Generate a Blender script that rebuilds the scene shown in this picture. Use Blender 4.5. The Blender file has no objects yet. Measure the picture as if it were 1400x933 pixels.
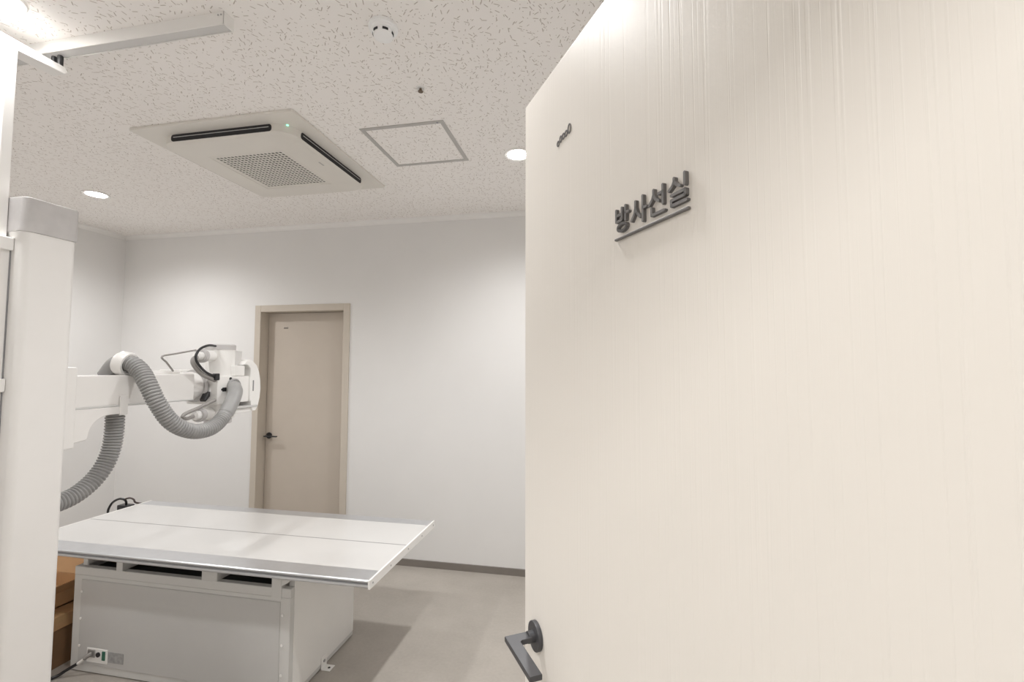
import bpy, bmesh, math, random
from mathutils import Vector, Matrix

random.seed(7)
S = bpy.context.scene
COL = S.collection
PI = math.pi

# ------------------------------------------------------------------ camera
YAW, PITCH, ROLL, FPX = 0.193, 0.054, 0.0024, 621.3
fw = Vector((-math.sin(YAW) * math.cos(PITCH), math.cos(YAW) * math.cos(PITCH), math.sin(PITCH)))
rt = Vector((math.cos(YAW), math.sin(YAW), 0))
up = rt.cross(fw)
r2 = rt * math.cos(ROLL) + up * math.sin(ROLL)
u2 = -rt * math.sin(ROLL) + up * math.cos(ROLL)
cd = bpy.data.cameras.new('camera')
cam = bpy.data.objects.new('camera', cd)
COL.objects.link(cam)
cam.matrix_world = Matrix(((r2.x, u2.x, -fw.x, 0), (r2.y, u2.y, -fw.y, 0), (r2.z, u2.z, -fw.z, 1.6), (0, 0, 0, 1)))
cd.sensor_fit = 'HORIZONTAL'
cd.sensor_width = 36.0
cd.lens = FPX / 1400 * 36.0
cd.clip_start = 0.01
S.camera = cam

# ------------------------------------------------------------------ world, light levels, exposure
W = bpy.data.worlds.new('world')
S.world = W
W.use_nodes = True
W.node_tree.nodes['Background'].inputs[0].default_value = (0.9, 0.95, 1.0, 1)
W.node_tree.nodes['Background'].inputs[1].default_value = 0.05
S.view_settings.view_transform = 'Standard'
S.view_settings.look = 'None'
S.view_settings.gamma = 1.0
S.view_settings.use_curve_mapping = False
S.view_settings.exposure = 0.96
S.cycles.diffuse_bounces = 8
S.cycles.max_bounces = 12
LAMP_W = 46.0          # each recessed downlight
LAMP_COL = (1.0, 0.995, 0.995)
CORRIDOR_W = 13.6      # corridor ceiling panel
SPOT_DEG = 156.0
SPOT_BLEND = 0.85
LENS_E = 22.0

H = 2.826      # ceiling height
D = 3.499      # far wall
XL = -4.443    # left wall
XR = 0.44      # right wall
YN = 0.12      # near wall, room side
YC = -0.06     # near wall, corridor side


# ------------------------------------------------------------------ materials
def mat(name, col, rough=0.5, metal=0.0, coat=0.0, var=0.0, vscale=8.0, bump=0.0, bscale=60.0, emit=None, emit_s=0.0, spec=0.5):
    m = bpy.data.materials.new(name)
    m.use_nodes = True
    n, l = m.node_tree.nodes, m.node_tree.links
    b = n['Principled BSDF']
    b.inputs['Base Color'].default_value = (*col, 1)
    b.inputs['Roughness'].default_value = rough
    b.inputs['Metallic'].default_value = metal
    b.inputs['Coat Weight'].default_value = coat
    b.inputs['Coat Roughness'].default_value = 0.12
    b.inputs['Specular IOR Level'].default_value = spec
    if emit:
        b.inputs['Emission Color'].default_value = (*emit, 1)
        b.inputs['Emission Strength'].default_value = emit_s
    tc = n.new('ShaderNodeTexCoord')
    if var > 0:
        no = n.new('ShaderNodeTexNoise')
        no.inputs['Scale'].default_value = vscale
        no.inputs['Detail'].default_value = 5
        l.new(tc.outputs['Object'], no.inputs['Vector'])
        mr = n.new('ShaderNodeMapRange')
        mr.inputs['From Min'].default_value = 0.3
        mr.inputs['From Max'].default_value = 0.7
        mr.inputs['To Min'].default_value = 1 - var
        mr.inputs['To Max'].default_value = 1 + var
        l.new(no.outputs['Fac'], mr.inputs['Value'])
        hv = n.new('ShaderNodeHueSaturation')
        hv.inputs['Color'].default_value = (*col, 1)
        l.new(mr.outputs['Result'], hv.inputs['Value'])
        l.new(hv.outputs['Color'], b.inputs['Base Color'])
    if bump > 0:
        nb = n.new('ShaderNodeTexNoise')
        nb.inputs['Scale'].default_value = bscale
        nb.inputs['Detail'].default_value = 3
        l.new(tc.outputs['Object'], nb.inputs['Vector'])
        bp = n.new('ShaderNodeBump')
        bp.inputs['Strength'].default_value = bump
        bp.inputs['Distance'].default_value = 0.002
        l.new(nb.outputs['Fac'], bp.inputs['Height'])
        l.new(bp.outputs['Normal'], b.inputs['Normal'])
    return m


M = {}
M['wall'] = mat('wall_paper', (0.755, 0.748, 0.738), 0.75, var=0.012, vscale=3, bump=0.08, bscale=220)
M['trim'] = mat('moulding_white', (0.82, 0.81, 0.795), 0.5, var=0.01)
M['base'] = mat('baseboard_taupe', (0.20, 0.18, 0.16), 0.45, var=0.05)
M['doorfar'] = mat('beige_door_film', (0.53, 0.47, 0.405), 0.5, var=0.02, vscale=5, bump=0.05, bscale=120)
M['framefar'] = mat('beige_frame_film', (0.56, 0.505, 0.435), 0.5, var=0.015)
M['white'] = mat('white_powder_coat', (0.80, 0.785, 0.765), 0.35, var=0.01, bump=0.03, bscale=400)
M['baseshade'] = mat('base_coat_half_shaded', (0.62, 0.615, 0.60), 0.35, var=0.01, bump=0.03, bscale=400)  # white base coat greyed, the shade on its front put into the colour
M['sidelit'] = mat('base_coat_lit', (0.82, 0.81, 0.79), 0.35, var=0.01, bump=0.03, bscale=400)  # same coat kept light, the brighter side put into its colour
M['panelshade'] = mat('base_coat_shaded', (0.53, 0.525, 0.515), 0.35, var=0.01, bump=0.03, bscale=400)  # same coat darkest, front panel's shade put into its colour
M['detector'] = mat('detector_plastic', (0.91, 0.915, 0.92), 0.4, var=0.005)
M['white2'] = mat('white_enamel', (0.84, 0.83, 0.81), 0.28, var=0.008)
M['lightgrey'] = mat('light_grey_coat', (0.60, 0.595, 0.585), 0.4, var=0.015)
M['capgrey'] = mat('grey_plastic', (0.53, 0.515, 0.51), 0.5, var=0.06, vscale=20, bump=0.05, bscale=300)
M['hose'] = mat('grey_hose_rubber', (0.31, 0.308, 0.305), 0.42, var=0.04, vscale=30)
M['dark'] = mat('dark_gap', (0.015, 0.015, 0.017), 0.6, var=0.1)  # near black in place of the shade inside openings
M['black'] = mat('black_plastic', (0.02, 0.02, 0.022), 0.4, var=0.1)
M['handle'] = mat('charcoal_metal', (0.075, 0.075, 0.08), 0.42, metal=0.3, var=0.05, vscale=40, bump=0.03, bscale=500)
M['sign'] = mat('charcoal_sign', (0.165, 0.158, 0.155), 0.5, var=0.06, vscale=60)
M['alu'] = mat('brushed_aluminium', (0.62, 0.63, 0.65), 0.33, metal=0.75, var=0.02, vscale=30)
M['alud'] = mat('aluminium_groove', (0.28, 0.28, 0.29), 0.4, metal=0.5, var=0.04)
M['table'] = mat('table_laminate', (0.655, 0.65, 0.638), 0.30, coat=0.7, var=0.008)
M['acpanel'] = mat('ac_panel_plastic', (0.74, 0.715, 0.67), 0.45, var=0.008)
M['acgrille'] = mat('ac_grille_plastic', (0.72, 0.695, 0.65), 0.5, var=0.01)
M['hatchframe'] = mat('hatch_frame_grey', (0.47, 0.455, 0.44), 0.5, var=0.03)
M['card'] = mat('cardboard', (0.42, 0.25, 0.125), 0.8, var=0.06, vscale=12, bump=0.1, bscale=90)
M['card2'] = mat('cardboard_dark', (0.19, 0.105, 0.05), 0.8, var=0.06, vscale=12, bump=0.1, bscale=90)
M['tape'] = mat('parcel_tape', (0.45, 0.29, 0.15), 0.25, var=0.03)
M['bronze'] = mat('dull_bronze', (0.16, 0.125, 0.09), 0.45, metal=0.5, var=0.05)
M['brass'] = mat('brass', (0.42, 0.28, 0.12), 0.35, metal=0.8, var=0.05)
M['screw'] = mat('white_screw_cap', (0.85, 0.84, 0.82), 0.4, var=0.01)
M['steel'] = mat('steel', (0.45, 0.45, 0.45), 0.35, metal=0.8, var=0.03)
M['green'] = mat('green_block', (0.03, 0.14, 0.09), 0.4, var=0.05)
M['label'] = mat('silver_label', (0.33, 0.33, 0.33), 0.4, var=0.2, vscale=70)
M['lens'] = mat('lamp_lens', (0.9, 0.9, 0.9), 0.4, emit=(1.0, 0.965, 0.92), emit_s=LENS_E)
M['panel_emit'] = mat('panel_diffuser', (0.9, 0.9, 0.9), 0.4, emit=(1.0, 0.96, 0.9), emit_s=4.0)
M['led'] = mat('green_led', (0.2, 0.9, 0.5), 0.3, emit=(0.25, 1.0, 0.55), emit_s=1.2)
M['clearplate'] = mat('pale_plate', (0.62, 0.61, 0.60), 0.3, var=0.02)
M['greycable'] = mat('grey_cable_sheath', (0.30, 0.285, 0.27), 0.5, var=0.04)
M['browncable'] = mat('dark_brown_cable', (0.06, 0.04, 0.035), 0.5, var=0.05)


def ceiling_material():
    m = bpy.data.materials.new('fissured_ceiling_tile')
    m.use_nodes = True
    n, l = m.node_tree.nodes, m.node_tree.links
    b = n['Principled BSDF']
    b.inputs['Roughness'].default_value = 0.85
    tc = n.new('ShaderNodeTexCoord')
    masks = []
    for scale, hl, hw, off, thr in ((33, 0.30, 0.052, 0.0, 0.48), (47, 0.24, 0.055, 3.7, 0.74), (60, 0.10, 0.09, 9.1, 0.74)):
        mp = n.new('ShaderNodeMapping')
        mp.inputs['Location'].default_value = (off, off * 0.7, 0)
        mp.inputs['Scale'].default_value = (scale, scale, scale)
        l.new(tc.outputs['Object'], mp.inputs['Vector'])
        vo = n.new('ShaderNodeTexVoronoi')
        vo.voronoi_dimensions = '2D'
        vo.inputs['Scale'].default_value = 1.0
        vo.inputs['Randomness'].default_value = 0.9
        l.new(mp.outputs['Vector'], vo.inputs['Vector'])
        sub = n.new('ShaderNodeVectorMath'); sub.operation = 'SUBTRACT'
        l.new(mp.outputs['Vector'], sub.inputs[0]); l.new(vo.outputs['Position'], sub.inputs[1])
        sc = n.new('ShaderNodeSeparateColor'); l.new(vo.outputs['Color'], sc.inputs[0])
        an = n.new('ShaderNodeMath'); an.operation = 'MULTIPLY_ADD'
        an.inputs[1].default_value = 2.6; an.inputs[2].default_value = 0.4
        l.new(sc.outputs[0], an.inputs[0])
        vr = n.new('ShaderNodeVectorRotate'); vr.rotation_type = 'Z_AXIS'
        l.new(sub.outputs[0], vr.inputs['Vector']); l.new(an.outputs[0], vr.inputs['Angle'])
        sx = n.new('ShaderNodeSeparateXYZ'); l.new(vr.outputs[0], sx.inputs[0])
        prods = []
        for k, lim in ((0, hl), (1, hw)):
            ab = n.new('ShaderNodeMath'); ab.operation = 'ABSOLUTE'; l.new(sx.outputs[k], ab.inputs[0])
            mr = n.new('ShaderNodeMapRange'); mr.clamp = True
            mr.inputs['From Min'].default_value = lim * 1.25; mr.inputs['From Max'].default_value = lim * 0.75
            l.new(ab.outputs[0], mr.inputs['Value']); prods.append(mr.outputs[0])
        gt = n.new('ShaderNodeMath'); gt.operation = 'GREATER_THAN'; gt.inputs[1].default_value = thr
        l.new(sc.outputs[1], gt.inputs[0])
        a = n.new('ShaderNodeMath'); a.operation = 'MULTIPLY'; l.new(prods[0], a.inputs[0]); l.new(prods[1], a.inputs[1])
        c = n.new('ShaderNodeMath'); c.operation = 'MULTIPLY'; l.new(a.outputs[0], c.inputs[0]); l.new(gt.outputs[0], c.inputs[1])
        masks.append(c.outputs[0])
    mx = n.new('ShaderNodeMath'); mx.operation = 'MAXIMUM'; l.new(masks[0], mx.inputs[0]); l.new(masks[1], mx.inputs[1])
    mx2 = n.new('ShaderNodeMath'); mx2.operation = 'MAXIMUM'; l.new(mx.outputs[0], mx2.inputs[0]); l.new(masks[2], mx2.inputs[1])
    mix = n.new('ShaderNodeMix'); mix.data_type = 'RGBA'
    mix.inputs[6].default_value = (0.90, 0.875, 0.852, 1)
    mix.inputs[7].default_value = (0.44, 0.385, 0.34, 1)
    fa = n.new('ShaderNodeMath'); fa.operation = 'MULTIPLY'; fa.inputs[1].default_value = 0.85
    l.new(mx2.outputs[0], fa.inputs[0])
    l.new(fa.outputs[0], mix.inputs[0])
    l.new(mix.outputs[2], b.inputs['Base Color'])
    bp = n.new('ShaderNodeBump'); bp.invert = True
    bp.inputs['Strength'].default_value = 0.3; bp.inputs['Distance'].default_value = 0.002
    l.new(mx2.outputs[0], bp.inputs['Height']); l.new(bp.outputs[0], b.inputs['Normal'])
    return m


def door_material():
    """cream door film embossed with vertical wood grain"""
    m = bpy.data.materials.new('cream_woodgrain_film')
    m.use_nodes = True
    n, l = m.node_tree.nodes, m.node_tree.links
    b = n['Principled BSDF']
    b.inputs['Base Color'].default_value = (0.765, 0.732, 0.683, 1)
    b.inputs['Roughness'].default_value = 0.45
    b.inputs['Specular IOR Level'].default_value = 0.15
    tc = n.new('ShaderNodeTexCoord')
    mp = n.new('ShaderNodeMapping'); mp.inputs['Scale'].default_value = (230, 230, 1.2)
    l.new(tc.outputs['Object'], mp.inputs['Vector'])
    n1 = n.new('ShaderNodeTexNoise'); n1.inputs['Scale'].default_value = 1.0; n1.inputs['Detail'].default_value = 3
    n1.inputs['Distortion'].default_value = 0.3
    l.new(mp.outputs[0], n1.inputs['Vector'])
    mp2 = n.new('ShaderNodeMapping'); mp2.inputs['Scale'].default_value = (480, 480, 3.0)
    l.new(tc.outputs['Object'], mp2.inputs['Vector'])
    n2 = n.new('ShaderNodeTexNoise'); n2.inputs['Scale'].default_value = 1.0; n2.inputs['Detail'].default_value = 2
    l.new(mp2.outputs[0], n2.inputs['Vector'])
    r1 = n.new('ShaderNodeMapRange'); r1.interpolation_type = 'SMOOTHSTEP'
    r1.inputs['From Min'].default_value = 0.52; r1.inputs['From Max'].default_value = 0.66
    l.new(n1.outputs['Fac'], r1.inputs['Value'])
    ad = n.new('ShaderNodeMath'); ad.operation = 'MULTIPLY_ADD'; ad.inputs[1].default_value = 0.35
    l.new(n2.outputs['Fac'], ad.inputs[0]); l.new(r1.outputs[0], ad.inputs[2])
    bp = n.new('ShaderNodeBump'); bp.invert = True
    bp.inputs['Strength'].default_value = 0.28; bp.inputs['Distance'].default_value = 0.0006
    l.new(ad.outputs[0], bp.inputs['Height']); l.new(bp.outputs[0], b.inputs['Normal'])
    return m


def floor_material():
    m = bpy.data.materials.new('greige_stone_vinyl')
    m.use_nodes = True
    n, l = m.node_tree.nodes, m.node_tree.links
    b = n['Principled BSDF']
    b.inputs['Roughness'].default_value = 0.5
    tc = n.new('ShaderNodeTexCoord')
    a = n.new('ShaderNodeTexNoise'); a.inputs['Scale'].default_value = 2.2; a.inputs['Detail'].default_value = 8; a.inputs['Roughness'].default_value = 0.6
    l.new(tc.outputs['Object'], a.inputs['Vector'])
    c = n.new('ShaderNodeTexNoise'); c.inputs['Scale'].default_value = 60; c.inputs['Detail'].default_value = 4
    l.new(tc.outputs['Object'], c.inputs['Vector'])
    ad = n.new('ShaderNodeMath'); ad.operation = 'MULTIPLY_ADD'; ad.inputs[1].default_value = 0.35
    l.new(c.outputs['Fac'], ad.inputs[0]); l.new(a.outputs['Fac'], ad.inputs[2])
    cr = n.new('ShaderNodeValToRGB')
    cr.color_ramp.elements[0].position = 0.45; cr.color_ramp.elements[0].color = (0.355, 0.325, 0.29, 1)
    cr.color_ramp.elements[1].position = 0.9; cr.color_ramp.elements[1].color = (0.445, 0.412, 0.372, 1)
    l.new(ad.outputs[0], cr.inputs['Fac']); l.new(cr.outputs[0], b.inputs['Base Color'])
    return m


M['ceiling'] = ceiling_material()
M['door'] = door_material()
M['floor'] = floor_material()


# ------------------------------------------------------------------ mesh helpers
def box(bm, x0, x1, y0, y1, z0, z1, bev=0.0, seg=2):
    t = bmesh.new()
    v = [t.verts.new((x, y, z)) for x in (x0, x1) for y in (y0, y1) for z in (z0, z1)]
    for f in ((0, 1, 3, 2), (4, 6, 7, 5), (0, 4, 5, 1), (2, 3, 7, 6), (0, 2, 6, 4), (1, 5, 7, 3)):
        t.faces.new([v[i] for i in f])
    bmesh.ops.recalc_face_normals(t, faces=t.faces)
    if bev > 0:
        bmesh.ops.bevel(t, geom=list(t.edges), offset=bev, segments=seg, profile=0.5, affect='EDGES')
    merge(bm, t)
    return bm


def merge(bm, t, mtx=None):
    me = bpy.data.meshes.new('tmp')
    t.to_mesh(me)
    t.free()
    if mtx:
        me.transform(mtx)
    bm.from_mesh(me)
    bpy.data.meshes.remove(me)


def prism(bm, pts, axis, a0, a1, bev=0.0, seg=2):
    """polygon extruded along an axis; pts are the two other coordinates in axis order"""
    t = bmesh.new()
    def mk(p, a):
        q = [p[0], p[1]]
        q.insert(axis, a)
        return t.verts.new(q)
    A = [mk(p, a0) for p in pts]
    B = [mk(p, a1) for p in pts]
    n = len(pts)
    t.faces.new(A)
    t.faces.new(B)
    for i in range(n):
        t.faces.new((A[i], A[(i + 1) % n], B[(i + 1) % n], B[i]))
    bmesh.ops.recalc_face_normals(t, faces=t.faces)
    if bev > 0:
        ed = [e for e in t.edges if abs(e.verts[0].co[axis] - e.verts[1].co[axis]) < 1e-6]
        bmesh.ops.bevel(t, geom=ed, offset=bev, segments=seg, profile=0.5, affect='EDGES')
    merge(bm, t)
    return bm


def lathe(bm, prof, c, axis=(0, 0, 1), seg=32):
    """prof: list of (radius, height) turned about an axis through c"""
    t = bmesh.new()
    rings = []
    for r, h in prof:
        if r < 1e-6:
            rings.append([t.verts.new((0, 0, h))])
        else:
            rings.append([t.verts.new((r * math.cos(2 * PI * i / seg), r * math.sin(2 * PI * i / seg), h)) for i in range(seg)])
    for a, b in zip(rings, rings[1:]):
        for i in range(seg):
            j = (i + 1) % seg
            if len(a) == 1 and len(b) == 1:
                continue
            if len(a) == 1:
                t.faces.new((a[0], b[j], b[i]))
            elif len(b) == 1:
                t.faces.new((a[i], a[j], b[0]))
            else:
                t.faces.new((a[i], a[j], b[j], b[i]))
    bmesh.ops.recalc_face_normals(t, faces=t.faces)
    q = Vector((0, 0, 1)).rotation_difference(Vector(axis).normalized())
    merge(bm, t, Matrix.Translation(Vector(c)) @ q.to_matrix().to_4x4())
    return bm


def cyl(bm, c, r, h, axis=(0, 0, 1), seg=32, bev=0.0):
    b = bev
    if b > 0:
        return lathe(bm, [(0, 0), (r - b, 0), (r - b * 0.3, b * 0.3), (r, b), (r, h - b), (r - b * 0.3, h - b * 0.3), (r - b, h), (0, h)], c, axis, seg)
    return lathe(bm, [(0, 0), (r, 0), (r, h), (0, h)], c, axis, seg)


def catmull(pts, n=12):
    P = [Vector(p) for p in pts]
    P = [P[0] * 2 - P[1]] + P + [P[-1] * 2 - P[-2]]
    out = []
    for i in range(1, len(P) - 2):
        a, b, c, d = P[i - 1], P[i], P[i + 1], P[i + 2]
        for k in range(n):
            t = k / n
            out.append(0.5 * ((2 * b) + (c - a) * t + (2 * a - 5 * b + 4 * c - d) * t * t + (3 * b - a - 3 * c + d) * t ** 3))
    out.append(P[-2])
    return out


def resample(path, step):
    L = [0.0]
    for a, b in zip(path, path[1:]):
        L.append(L[-1] + (b - a).length)
    n = max(2, int(L[-1] / step))
    out, j = [], 0
    for k in range(n + 1):
        s = L[-1] * k / n
        while j < len(L) - 2 and L[j + 1] < s:
            j += 1
        f = (s - L[j]) / max(1e-9, L[j + 1] - L[j])
        out.append(path[j].lerp(path[j + 1], f))
    return out, L[-1]


def sweep(bm, path, rad, seg=12):
    """tube along a path; rad is a number or a function of (index, count)"""
    t = bmesh.new()
    n = len(path)
    nrm = None
    rings = []
    for i, p in enumerate(path):
        tg = (path[min(i + 1, n - 1)] - path[max(i - 1, 0)]).normalized()
        if nrm is None:
            nrm = tg.orthogonal().normalized()
        else:
            nrm = (nrm - tg * nrm.dot(tg)).normalized()
        bi = tg.cross(nrm)
        r = rad(i, n) if callable(rad) else rad
        rings.append([t.verts.new(p + nrm * r * math.cos(2 * PI * k / seg) + bi * r * math.sin(2 * PI * k / seg)) for k in range(seg)])
    for a, b in zip(rings, rings[1:]):
        for k in range(seg):
            j = (k + 1) % seg
            t.faces.new((a[k], a[j], b[j], b[k]))
    t.faces.new(rings[0])
    t.faces.new(rings[-1])
    bmesh.ops.recalc_face_normals(t, faces=t.faces)
    merge(bm, t)
    return bm


def wire(bm, pts, r, seg=10, step=0.008):
    p, _ = resample(catmull(pts), step)
    return sweep(bm, p, r, seg)


def obj(name, bm, m, parent=None, smooth=True, angle=35):
    me = bpy.data.meshes.new(name)
    bm.to_mesh(me)
    bm.free()
    me.materials.append(M[m] if isinstance(m, str) else m)
    if smooth:
        me.polygons.foreach_set('use_smooth', [True] * len(me.polygons))
        me.set_sharp_from_angle(angle=math.radians(angle))
    o = bpy.data.objects.new(name, me)
    COL.objects.link(o)
    if smooth:
        wn = o.modifiers.new('weighted_normals', 'WEIGHTED_NORMAL')
        wn.keep_sharp = True
        wn.weight = 100
    if parent:
        o.parent = parent
        o.matrix_parent_inverse = parent_inv(parent)
    return o


def world_matrix(o):
    mb = o.matrix_basis
    if o.parent:
        return world_matrix(o.parent) @ o.matrix_parent_inverse @ mb
    return mb


def parent_inv(p):
    return world_matrix(p).inverted()


def B():
    return bmesh.new()


def tag(o, label, cat, group=None, kind=None):
    o['label'] = label
    o['category'] = cat
    if group:
        o['group'] = group
    if kind:
        o['kind'] = kind
    return o


def thing(name, label, cat, loc=(0, 0, 0), group=None, kind=None, rotz=0.0):
    o = bpy.data.objects.new(name, None)
    COL.objects.link(o)
    o.location = loc
    o.rotation_euler = (0, 0, rotz)
    o.empty_display_size = 0.05
    return tag(o, label, cat, group, kind)


def lab(o, text):
    o['label'] = text
    return o


# ================================================================== the room shell
YB = -1.75      # corridor's far side
CX0, CX1 = -1.7, 2.0
OX0, OX1, OZ = -0.62, 0.36, 2.165   # entry opening

tag(obj('floor', box(B(), XL - 0.12, CX1, YB, D + 0.25, -0.06, 0.0), 'floor'), 'greige stone look vinyl floor', 'floor', kind='structure')
tag(obj('ceiling', box(B(), XL - 0.12, CX1, YB, D + 0.25, H, H + 0.06), 'ceiling'), 'off white fissured mineral tile ceiling', 'ceiling', kind='structure')
FX0, FX1, FZ = -2.990, -2.087, 2.118     # far doorway hole in the wall
b = B()
box(b, XL - 0.12, FX0, D, D + 0.16, 0, H)
box(b, FX1, XR + 0.12, D, D + 0.16, 0, H)
box(b, FX0, FX1, D, D + 0.16, FZ, H)
tag(obj('wall_far', b, 'wall', smooth=False), 'white papered far wall with beige door', 'wall', kind='structure')
tag(obj('wall_left', box(B(), XL - 0.12, XL, YN, D, 0, H), 'wall', smooth=False), 'white left wall behind the tube stand', 'wall', kind='structure')
tag(obj('wall_right', box(B(), XR, XR + 0.12, YN, D, 0, H), 'wall', smooth=False), 'white right wall hidden behind the open door', 'wall', kind='structure')
b = B()
box(b, XL - 0.12, OX0 - 0.04, YC, YN, 0, H)
box(b, OX1 + 0.04, XR + 0.12, YC, YN, 0, H)
box(b, XR + 0.12, CX1, YC, YN, 0, H)
box(b, OX0 - 0.04, OX1 + 0.04, YC, YN, OZ + 0.04, H)
tag(obj('wall_near', b, 'wall', smooth=False), 'white near wall with the entry doorway', 'wall', kind='structure')
b = B()
box(b, CX0 - 0.1, CX1 + 0.1, YB - 0.1, YB, 0, H)
tag(obj('wall_corridor', b, 'wall', smooth=False), 'white corridor wall across from the doorway', 'wall', kind='structure')
tag(obj('wall_corridor_end', box(B(), CX0 - 0.1, CX0, YB, YC, 0, H), 'wall', smooth=False), 'white end wall of the corridor', 'wall', kind='structure')
tag(obj('wall_corridor_right', box(B(), CX1, CX1 + 0.1, YB, YC, 0, H), 'wall', smooth=False), 'white right end wall of the corridor', 'wall', kind='structure')
b = B()
for x0, x1 in ((OX0 - 0.04, OX0), (OX1, OX1 + 0.04)):
    box(b, x0, x1, YC - 0.01, YN - 0.001, 0, OZ + 0.04)
box(b, OX0, OX1, YC - 0.01, YN - 0.001, OZ, OZ + 0.04)
tag(obj('trim_1', b, 'framefar', smooth=False), 'beige frame lining the entry doorway', 'door frame', kind='structure')


def baseboard(name, label, segs):
    bb = B()
    for s in segs:
        box(bb, *s, 0.0, 0.052)
    tag(obj(name, bb, 'base', smooth=False), label, 'baseboard', kind='structure')


baseboard('baseboard_far', 'dark taupe baseboard along the far wall', [(XL, -2.996, D - 0.011, D), (-2.081, XR, D - 0.011, D)])
baseboard('baseboard_left', 'dark taupe baseboard along the left wall', [(XL, XL + 0.011, YN, D - 0.011)])
baseboard('baseboard_right', 'dark taupe baseboard along the right wall', [(XR - 0.011, XR, YN + 0.2, D - 0.011)])


def cornice(name, label, pts, axis, a0, a1):
    tag(obj(name, prism(B(), pts, axis, a0, a1), 'trim', angle=20), label, 'moulding', kind='structure')


pr = [(0.0, 0.0), (0.0, -0.040), (0.006, -0.040), (0.010, -0.026), (0.020, -0.014), (0.022, -0.002), (0.022, 0.0)]
cornice('trim_2', 'slim white cornice moulding above the far wall', [(D - y, H + z) for y, z in pr], 0, XL, XR)
cornice('trim_3', 'slim white cornice moulding above the left wall', [(XL + y, H + z) for y, z in pr], 1, YN, D - 0.022)

# ================================================================== downlights
SPOTS = [(-3.555, 2.575, 'round recessed ceiling downlight in the far left corner of the room'),
         (-0.463, 2.534, 'round recessed ceiling downlight beside the top of the open door'),
         (-1.97, 1.088, 'round recessed ceiling downlight at the top of the white mast'),
         (-3.555, 1.15, 'round recessed ceiling downlight at the left behind the white mast'),
         (-0.465, 1.150, 'round recessed ceiling downlight above the free edge of the open door')]
ld = bpy.data.lights.new('downlight_lamp', 'SPOT')
ld.energy = LAMP_W
ld.color = LAMP_COL
ld.spot_size = math.radians(SPOT_DEG)
ld.spot_blend = SPOT_BLEND
ld.shadow_soft_size = 0.05
ring_me = lens_me = None
for x, y, text in SPOTS:
    t = thing('downlight', text, 'light', (x, y, H), 'recessed ceiling downlights')
    if ring_me is None:
        o = obj('ring', lathe(B(), [(0.060, 0.0), (0.078, 0.0), (0.080, -0.003), (0.076, -0.007), (0.062, -0.005), (0.060, -0.002), (0.060, 0.0)], (0, 0, 0), seg=40), 'trim')
        ring_me = o.data
        o.parent = t
        o2 = obj('lens', lathe(B(), [(0.061, -0.001), (0.061, -0.004), (0.05, -0.007), (0.03, -0.009), (0, -0.010)], (0, 0, 0), seg=40), 'lens')
        lens_me = o2.data
        o2.parent = t
    else:
        for nm, me in (('ring', ring_me), ('lens', lens_me)):
            o = bpy.data.objects.new(nm, me)
            COL.objects.link(o)
            o.parent = t
    lo = bpy.data.objects.new('downlight_lamp', ld)
    COL.objects.link(lo)
    lo.parent = t
    lo.location = (0, 0, -0.016)

# corridor ceiling panel (behind the camera)
t = thing('panel_light', 'square ceiling light panel of the corridor', 'light', (-0.35, -0.95, H))
obj('frame', box(B(), -0.65, -0.05, -1.25, -0.65, H - 0.02, H), 'trim', t, smooth=False)
obj('diffuser', box(B(), -0.63, -0.07, -1.23, -0.67, H - 0.024, H - 0.019), 'panel_emit', t, smooth=False)
pa = bpy.data.lights.new('panel_lamp', 'AREA')
pa.shape = 'SQUARE'
pa.size = 0.5
pa.energy = CORRIDOR_W
pa.color = (1.0, 0.99, 0.98)
po = bpy.data.objects.new('panel_lamp', pa)
COL.objects.link(po)
po.parent = t
po.location = (0, 0, -0.03)

# ================================================================== entry door (door_1): origin at the hinge, x runs from free edge (-DW) to hinge (0)
DA = 0.5581
DW, DH = 0.95, 2.15
ex, ey = -0.1541, 0.9311
hx, hy = ex + math.sin(DA) * DW, ey - math.cos(DA) * DW
door = thing('door_1', 'cream woodgrain entry door standing open with charcoal lettering and lever', 'door', (hx, hy, 0), kind='structure', rotz=DA - PI / 2)


def dobj(name, bm, m, parent=None, **k):
    """object built in the entry door's own coordinates"""
    me_o = obj(name, bm, m, None, **k)
    me_o.parent = parent or door
    return me_o


dobj('leaf', box(B(), -DW, 0, 0, 0.04, 0.008, DH, 0.0015, 2), 'door')
HS, HZ = 0.062 - DW, 1.092
rose = dobj('door_handle', cyl(B(), (HS, 0.0, HZ), 0.0262, 0.009, (0, -1, 0), 40, 0.0015), 'handle')
lab(rose, 'charcoal round rose with flat angled lever')
b = B()
cyl(b, (HS, -0.008, HZ), 0.0105, 0.012, (0, -1, 0), 24)
# flat L shaped lever plate: neck out from the door, blade parallel to the door towards the hinge
prism(b, [(HS - 0.011, -0.016), (HS - 0.011, -0.062), (HS + 0.108, -0.062), (HS + 0.108, -0.040), (HS + 0.015, -0.040), (HS + 0.011, -0.036), (HS + 0.011, -0.016)], 2, HZ - 0.005, HZ + 0.005, 0.0012, 2)
lev = dobj('lever', b, 'handle', rose)
# inner side handle
r2o = dobj('door_handle', cyl(B(), (HS, 0.04, HZ), 0.0262, 0.009, (0, 1, 0), 40, 0.0015), 'handle')
b = B()
cyl(b, (HS, 0.048, HZ), 0.0105, 0.012, (0, 1, 0), 24)
prism(b, [(HS - 0.011, 0.056), (HS + 0.011, 0.056), (HS + 0.011, 0.080), (HS + 0.108, 0.080), (HS + 0.108, 0.102), (HS - 0.011, 0.102)], 2, HZ - 0.005, HZ + 0.005, 0.0012, 2)
dobj('lever', b, 'handle', r2o)
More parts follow.
